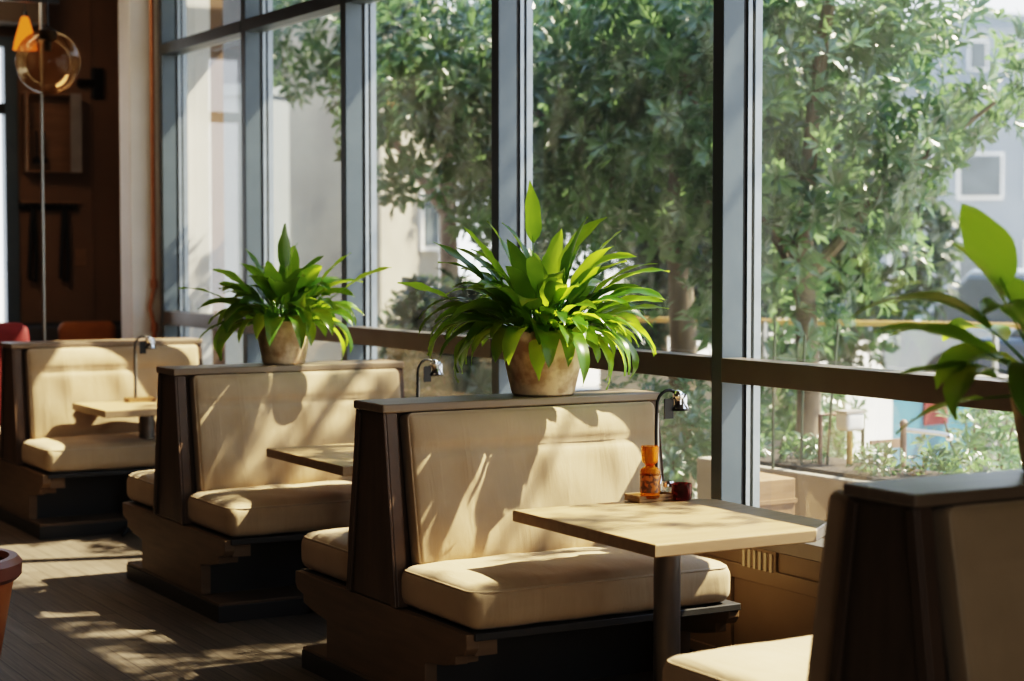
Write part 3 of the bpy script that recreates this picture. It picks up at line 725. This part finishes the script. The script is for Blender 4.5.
tree('broadleaf_tree', 'bright bushy tree with big glossy leaves filling the nearest large window', (7.35, 9.15, 0), [(0, 0, 0), (.05, .03, .8), (-.03, .0, 1.7), (.05, 0, 2.7)], .09,
     [(.0, .0, 2.55, 1.0, .85), (.55, -.45, 2.75, .72, .6), (-.35, .7, 2.45, .9, .8), (.15, .25, 1.75, .8, .55), (.25, -.2, 3.4, .75, .6), (-.5, .5, 3.3, .9, .6), (1.25, -.95, 2.62, .42, .26), (1.55, -1.3, 2.68, .34, .2), (-.1, .4, 1.2, .62, .38), (-.2, .3, 4.1, .8, .6), (.05, -3.2, 5.9, .95, .75), (.0, -1.6, 5.5, .6, .4), (.05, -4.75, 5.35, .5, .32)],  # highest blobs are unseen boughs, added to dapple floor, table and benches
     1500, .155, 5, M['tree_leaf'], [[(0, 0, 1.5), (.4, -.3, 2.1), (.9, -.7, 2.6)], [(.05, 0, 2.6), (.0, -.4, 4.2), (0, -1.6, 5.3), (.05, -3.2, 5.8), (.05, -4.6, 5.5)], [(0, 0, 1.6), (-.3, .5, 2.2), (-.5, .7, 2.9)], [(.0, 0, 1.3), (.1, .4, 1.7), (-.1, .7, 2.3)]], 9, tmean=.5)
tree('broadleaf_tree', 'darker leafy tree with a brown trunk behind the large potted plant', (7.50, 10.75, 0), [(0, 0, 0), (.03, 0, 1.0), (-.02, .02, 2.0), (.05, 0, 3.0)], .12,
     [(0, 0, 3.0, 1.0, .8), (-.9, .6, 2.9, .95, .85), (.6, -.2, 2.7, .8, .7), (-.45, .5, 2.2, .85, .5), (-1.5, 1.0, 2.8, .75, .8), (.3, .6, 3.6, 1.1, .6), (-1.0, .7, 1.9, .5, .35)],
     1300, .16, 6, M['tree_leaf'], [[(0, 0, 1.6), (-.5, .3, 2.3), (-1.1, .7, 2.9)], [(0, 0, 1.8), (.4, -.2, 2.4), (.6, -.2, 2.9)]], 9, tmean=.4)
tree('broadleaf_tree', 'slender tree with drooping foliage before the cream building', (7.6, 14.5, 0), [(0, 0, 0), (.05, .02, 1.2), (0, 0, 2.4), (.02, 0, 3.6)], .11,
     [(0, 0, 3.5, 1.0, .75), (-.8, .5, 3.6, .8, .6), (.5, -.3, 3.0, .7, .6), (-.35, .2, 3.0, .5, .4), (.6, -.3, 2.1, .45, .6)], 620, .17, 7, M['far_leaf'], [[(0, 0, 2.0), (-.4, .3, 2.7), (-.8, .5, 3.4)]], 8)
for k, (x, y, s, lb) in enumerate(((10.2, 15.0, 1.25, 'dense dark tree standing close behind the tree with the brown trunk'),
                                   (13.0, 18.5, 1.4, 'dense dark tree farther back seen between the window posts behind the large plant'),
                                   (10.5, 13.1, .88, 'dense tree standing behind the bright bushy tree'))):
    tree('background_tree', lb, (x, y, 0), [(0, 0, 0), (0, 0, 1.2 * s), (0, 0, 2.4 * s)], .12,
         [(0, 0, 2.6 * s, 1.1 * s, 1.1 * s), (-.8 * s, .5 * s, 2.2 * s, .9 * s, 1.0 * s), (.7 * s, -.4 * s, 2.0 * s, .8 * s, .8 * s), (0, 0, 1.2 * s, .8 * s, .7 * s)], 800, .24, 30 + k, M['far_leaf'], per=8, tmean=.25)
# shrubs
def shrub(label, base, r, h, n, leaf, seed, m, group='low shrubs outside the windows', tm=.5):
    t = thing('garden_shrub', label, 'shrub', base, group=group); rnd = random.Random(seed)
    st = MB()
    for k in range(5):
        a = k * 1.256; st.tube([(0, 0, 0), (r * .3 * math.cos(a), r * .3 * math.sin(a), h * .5), (r * .6 * math.cos(a), r * .6 * math.sin(a), h * .9)], [.012, .009, .005], 5)
    st.build('stem', M['bark'], t)
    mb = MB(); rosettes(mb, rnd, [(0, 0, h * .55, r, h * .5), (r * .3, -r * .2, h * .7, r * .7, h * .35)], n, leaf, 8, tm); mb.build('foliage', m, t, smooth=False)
shrub('bushy green shrub outside seen behind the gooseneck lamp of the middle table', (6.15, 9.0, .0), .50, .95, 190, .10, 41, M['tree_leaf'], tm=.55)
shrub('low green shrub outside below the nearest large window', (7.6, 9.9, 0), .6, .9, 160, .12, 42, M['tree_leaf'], tm=.5)
shrub('yellow green shrub outside above the divider of the nearest bench', (7.1, 7.35, 0), .32, .85, 110, .09, 43, M['tree_leaf'], tm=.85)
shrub('grassy shrub outside behind the bench with the smaller plant', (6.3, 11.9, 0), .55, 1.45, 150, .20, 44, M['far_leaf'], tm=.5)
shrub('rounded shrub outside left of the slender tree', (6.9, 13.5, 0), .6, 1.4, 150, .16, 45, M['far_leaf'], tm=.35)
shrub('rounded shrub outside right of the slender tree', (6.7, 12.7, 0), .6, 1.3, 170, .16, 46, M['far_leaf'], tm=.4)
# raised planting bed just outside the near window
bed = thing('raised_planter', 'long raised concrete planting bed outside the nearest window', 'planter', (0, 0, 0))
def obox(mb, cx, cy, lx, ly, z0, z1, a):
    c, s = math.cos(a), math.sin(a)
    p = [(cx + c * x - s * y, cy + s * x + c * y) for x, y in ((-lx, -ly), (lx, -ly), (lx, ly), (-lx, ly))]
    mb.prism_z(p, z0, z1)
m1 = MB(); obox(m1, 6.15, 7.2, .28, 1.0, -.02, .56, .05); m1.build('bed_wall', M['conc'], bed, smooth=False, bevel=.01)
m1 = MB(); obox(m1, 6.15, 7.2, .22, .94, .55, .58, .05); m1.build('soil', M['soil'], bed, smooth=False)
wbx = thing('wooden_crate', 'brown wooden planter crate outside at the window post', 'crate', (5.48, 7.22, 0))
m1 = MB(); m1.box(-.13, -.16, -.02, .13, .16, .58); m1.build('crate_body', M['planter_wood'], wbx, smooth=False, bevel=.006)
m1 = MB()
for z in (.1, .28, .46): m1.box(-.137, -.167, z, .137, .167, z + .02)
m1.build('crate_band', M['planter_wood'], wbx, smooth=False)
rnd = random.Random(77)
for k, (x, y) in enumerate(((5.95, 7.95), (6.12, 7.62), (6.1, 7.0), (6.28, 6.75), (6.2, 6.5))):
    t = thing('herb_plant', 'small green herb growing in the raised bed outside', 'plant', (x, y, .575), group='herbs in the raised bed')
    mb = MB(); rosettes(mb, rnd, [(0, 0, .06, .13, .07)], 26, .07, 7, .6); mb.build('foliage', M['tree_leaf'], t, smooth=False)
for k, (x, y, hh, dx, lb) in enumerate(((5.86, 7.56, 1.35, .0, 'thin dark plant stake in the raised bed nearest the window post'), (5.98, 7.48, 1.25, .01, 'thin dark plant stake in the raised bed, second from the window post'), (6.10, 7.42, 1.3, .06, 'leaning green plant stake beside the white lamp head outside'))):
    tag(MB().tube([(x, y, .56), (x + dx * .5, y, .56 + (hh - .56) * .5), (x + dx, y - .01, hh)], .008, 6).build('plant_stake', M['stake']), lb, 'stake', 'plant stakes in the raised bed')
gl_ = thing('garden_lamp', 'garden post light with a white box head in the raised bed outside', 'lamp', (6.20, 7.36, .565))
MB().lathe([(.016, 0), (.016, .20)], n=10).build('lamp_post', M['yellow'], gl_)
MB().rbox((.12, .10, .095), .02, (3, 3, 3), None, Matrix.Translation((0, 0, .24))).build('lamp_head', M['white'], gl_)
MB().box(-.062, -.052, .285, .062, .052, .296).build('lamp_cap', M['grey_side'], gl_, smooth=False)
fr = thing('pipe_frame', 'thin rusty pipe frame standing around the garden post light', 'frame', (6.17, 7.40, .565))
MB().tube([(-.09, .05, 0), (-.09, .05, .27), (.0, .04, .272)], .012, 8).build('frame_bar', M['rust'], fr); MB().tube([(.10, -.06, 0), (.10, -.06, .26), (.07, -.04, .262)], .010, 8).build('frame_post', M['stake'], fr)
sg = thing('plant_marker', 'low dark plant marker board on a stick between lamp and tap', 'marker', (6.36, 7.27, .565))
MB().lathe([(.010, 0), (.010, .12)], n=8).build('stick', M['rust'], sg); MB().box(-.10, -.008, .10, .10, .008, .145).build('board', M['rust'], sg, smooth=False)
tapo = thing('standpipe_tap', 'rusty standpipe with a steel side arm in the raised bed', 'tap', (6.42, 7.20, .50))
MB().tube([(0, 0, 0), (0, 0, .29)], .017, 10).build('pipe', M['rust'], tapo); MB().tube([(0, 0, .265), (.16, -.09, .245), (.20, -.115, .235)], .012, 8).build('side_arm', M['steel'], tapo)
MB().sphere((.205, -.118, .225), .02, 12, 8).build('spout', M['chrome'], tapo); MB().sphere((0, 0, .295), .022, 12, 8).build('valve_knob', M['rust'], tapo)
# yellow rail and low stone wall along the street
yr = thing('barrier_rail', 'long yellow barrier rail beyond the trees', 'rail', (0, 0, 0))
A, B = Vector((7.6, 12.6, 0)), Vector((11.5, 6.9, 0))
MB().tube([tuple(A + Vector((0, 0, 1.15))), tuple(B + Vector((0, 0, 1.15)))], .02, 8).build('rail', M['yellow'], yr)
for k in range(5):
    p = A.lerp(B, k / 4); MB().tube([(p.x, p.y, -.02), (p.x, p.y, 1.15)], .025, 8).build('post', M['steel'], yr)
A2, B2 = Vector((8.3, 13.0)), Vector((12.6, 6.6)); dd = (B2 - A2).normalized(); nn = Vector((-dd.y, dd.x)) * .12
lw = MB(); lw.prism_z([tuple(A2 + nn), tuple(A2 - nn), tuple(B2 - nn), tuple(B2 + nn)][::-1], -.02, .74); lwo = lw.build('garden_wall', M['conc'], smooth=False, bevel=.02)
tag(lwo, 'low pale stone wall beyond the yellow rail', 'wall'); lwo['kind'] = 'thing'
# parked cars
def car(label, loc, rz, paint, sc=1):
    t = thing('parked_car', label, 'car', loc, rz, 'parked cars across the street')
    body = [(-2.1, .28), (2.1, .28), (2.15, .55), (2.0, .78), (1.1, .90), (-1.95, .92), (-2.15, .6)]
    def pz(prof, y0, y1, taper=0):
        n = len(prof); v = [(x, y0, z) for x, z in prof] + [(x, y1, z) for x, z in prof]
        return v, [tuple(range(n)), tuple(reversed(range(n, 2 * n)))] + [((i + 1) % n, i, i + n, (i + 1) % n + n) for i in range(n)]
    MB().add(*pz(body, -.85, .85)).build('body', paint, t, smooth=False, bevel=.06)
    cab = [(-1.75, .90), (1.05, .90), (.45, 1.40), (-1.2, 1.44)]
    MB().add(*pz(cab, -.74, .74)).build('window_glass', M['win_dark'], t, smooth=False, bevel=.05)
    MB().add(*pz([(-1.25, 1.41), (.48, 1.38), (.35, 1.45), (-1.15, 1.49)], -.70, .70)).build('roof', paint, t, smooth=False, bevel=.02)
    for x in (-1.3, 1.35):
        for y in (-.82, .82):
            q = MB(); n = 20
            v = [(x + .32 * math.cos(2 * PI * k / n), yy, .30 + .32 * math.sin(2 * PI * k / n)) for yy in (y - .1, y + .1) for k in range(n)]
            q.add(v, [tuple(range(n)), tuple(reversed(range(n, 2 * n)))] + [((k + 1) % n, k, k + n, (k + 1) % n + n) for k in range(n)]); q.build('wheel', M['tyre'], t)
    for y in (-.6, .6): MB().sphere((2.09, y, .62), .1, 12, 8).build('headlight', M['white'], t)
    return t
car('silver parked car outside behind the broad-leaved plant, beyond the low wall', (15.2, 14.0, 0), math.radians(-62), M['silver'])
car('navy parked car outside nearer the bushy tree, beyond the low wall', (13.4, 10.9, 0), math.radians(-60), M['navy'])
# street kiosk with a white and a teal panel
ks = thing('street_kiosk', 'street kiosk with white and teal panels seen under the window transom', 'kiosk', (8.40, 9.98, 0), math.radians(8))
MB().box(-.26, -.2, -.02, .22, .2, .74).build('white_panel', M['white'], ks, smooth=False)
MB().box(.22, -.2, -.02, 1.1, .2, .70).build('teal_panel', M['teal'], ks, smooth=False)
MB().box(.55, -.215, .45, .80, -.20, .62).build('red_sign', M['red'], ks, smooth=False)
# buildings
def building(label, loc, rz, w, d, h, m, wins, group='buildings outside the windows', cols=()):
    t = thing('city_building', label, 'building', loc, rz, group)
    MB().box(-w / 2, 0, -.02, w / 2, d, h).build('wall', m, t, smooth=False)
    MB().box(-w / 2 - .03, -.03, h, w / 2 + .03, d, h + .12).build('roof', m, t, smooth=False)
    for (x, z, ww, hh) in wins:
        f = MB().box(x - ww / 2 - .06, -.05, z - .06, x + ww / 2 + .06, -.002, z + hh + .06).build('window_frame', M['white'], t, smooth=False)
        MB().box(x - ww / 2, -.07, z, x + ww / 2, -.05, z + hh).build('window_pane', M['win_dark'], f, smooth=False)
    for (x, ww, dd_) in cols: MB().box(x - ww / 2, -dd_, -.02, x + ww / 2, 0, h).build('pilaster', m, t, smooth=False)
    return t
building('bright cream building with tall flat pilasters outside the farthest window', (6.0, 17.0, 0), math.radians(42), 1.15, 1.0, 7, M['cream'], [], cols=((-.30, .22, .06),))
building('cream apartment building with small dark windows behind the pilaster building', (10.6, 28.0, 0), math.radians(26), 2.6, 3, 9, M['cream'], [(-.9 + .6 * a, .5 + 1.3 * b, .3, .7) for a in range(4) for b in range(5)])
building('narrow pale building outside the second window', (7.45, 18.0, 0), math.radians(38), .46, .8, 3.3, M['pale'], [])
building('grey building with a dark window outside the second window', (11.2, 24.9, 0), math.radians(26), 1.7, 1.5, 8, M['grey_render'], [(-.28, 2.9, .34, .85), (.4, 2.9, .34, .85)])
building('cream building with dark square windows outside the third window', (9.45, 18.9, 0), math.radians(40), 1.7, 1.2, 6.5, M['cream_dark'], [(.45, .6, .4, .6), (.45, 1.75, .4, .6)])
building('pale grey tower block outside at the top right behind the bushy tree', (36, 37, 0), math.radians(-8), 2.2, 5, 8.0, M['grey_tower'], [(-.5, 3 + 1.2 * k, .5, .7) for k in range(4)] + [(.5, 3 + 1.2 * k, .5, .7) for k in range(4)])
building('wide grey blue office block outside beyond the parked cars', (33, 28, 0), math.radians(-30), 14, 6, 5.2, M['grey_tower'], [(-6 + 1.5 * k, 1.0, .9, .9) for k in range(9)] + [(-6 + 1.5 * k, 2.9, .9, .9) for k in range(9)])

# ------------------------------------------------------------------ light
wd = bpy.data.worlds.new('sky'); bpy.context.scene.world = wd; wd.use_nodes = True
nt = wd.node_tree; nt.nodes.clear(); out = nt.nodes.new('ShaderNodeOutputWorld'); bg = nt.nodes.new('ShaderNodeBackground')
tc = nt.nodes.new('ShaderNodeTexCoord'); sp = nt.nodes.new('ShaderNodeSeparateXYZ'); rp = nt.nodes.new('ShaderNodeValToRGB')
rp.color_ramp.elements[0].position = 0; rp.color_ramp.elements[0].color = (.95, .97, 1, 1); rp.color_ramp.elements[1].position = .7; rp.color_ramp.elements[1].color = (.42, .62, .95, 1)
nt.links.new(tc.outputs['Generated'], sp.inputs[0]); nt.links.new(sp.outputs['Z'], rp.inputs['Fac']); nt.links.new(rp.outputs['Color'], bg.inputs['Color']); nt.links.new(bg.outputs[0], out.inputs['Surface'])
bg.inputs['Strength'].default_value = 2.1
sd = bpy.data.lights.new('sun', 'SUN'); so_ = bpy.data.objects.new('sun', sd); COL.objects.link(so_)
sd.energy = 14; sd.angle = math.radians(.6); sd.color = (1, .86, .62)
S = Vector((1, -.27, 1.22)); so_.rotation_euler = S.to_track_quat('Z', 'Y').to_euler()
def area(name, loc, rot, sx, sy, e, col):
    d = bpy.data.lights.new(name, 'AREA'); d.shape = 'RECTANGLE'; d.size = sx; d.size_y = sy; d.energy = e; d.color = col
    o = bpy.data.objects.new(name, d); COL.objects.link(o); o.location = loc; o.rotation_euler = rot; return o
area('ceiling_fill', (.5, 8.5, 3.9), (0, 0, 0), 3, 6, 14, (1, .80, .58))  # added fill for the dark room side, no fixture up there
area('front_fill', (.5, -2.6, 2.2), (math.radians(90), 0, 0), 3, 2, 42, (.97, .95, .92))  # added fill lifting the near backrest, the front wall has no window
area('back_fill', (2.4, 12.0, 3.9), (math.radians(35), 0, 0), 1.2, .8, 24, (1, .74, .5))  # added fill to lighten the brown back wall, no fixture
sc_ = bpy.context.scene
sc_.view_settings.view_transform = 'Filmic'
try: sc_.view_settings.look = 'High Contrast'
except Exception: pass
sc_.view_settings.exposure = .72
sc_.cycles.max_bounces = 10; sc_.cycles.transparent_max_bounces = 16; sc_.cycles.use_denoising = True
sc_.cycles.caustics_reflective = False; sc_.cycles.caustics_refractive = False; sc_.cycles.sample_clamp_indirect = 6
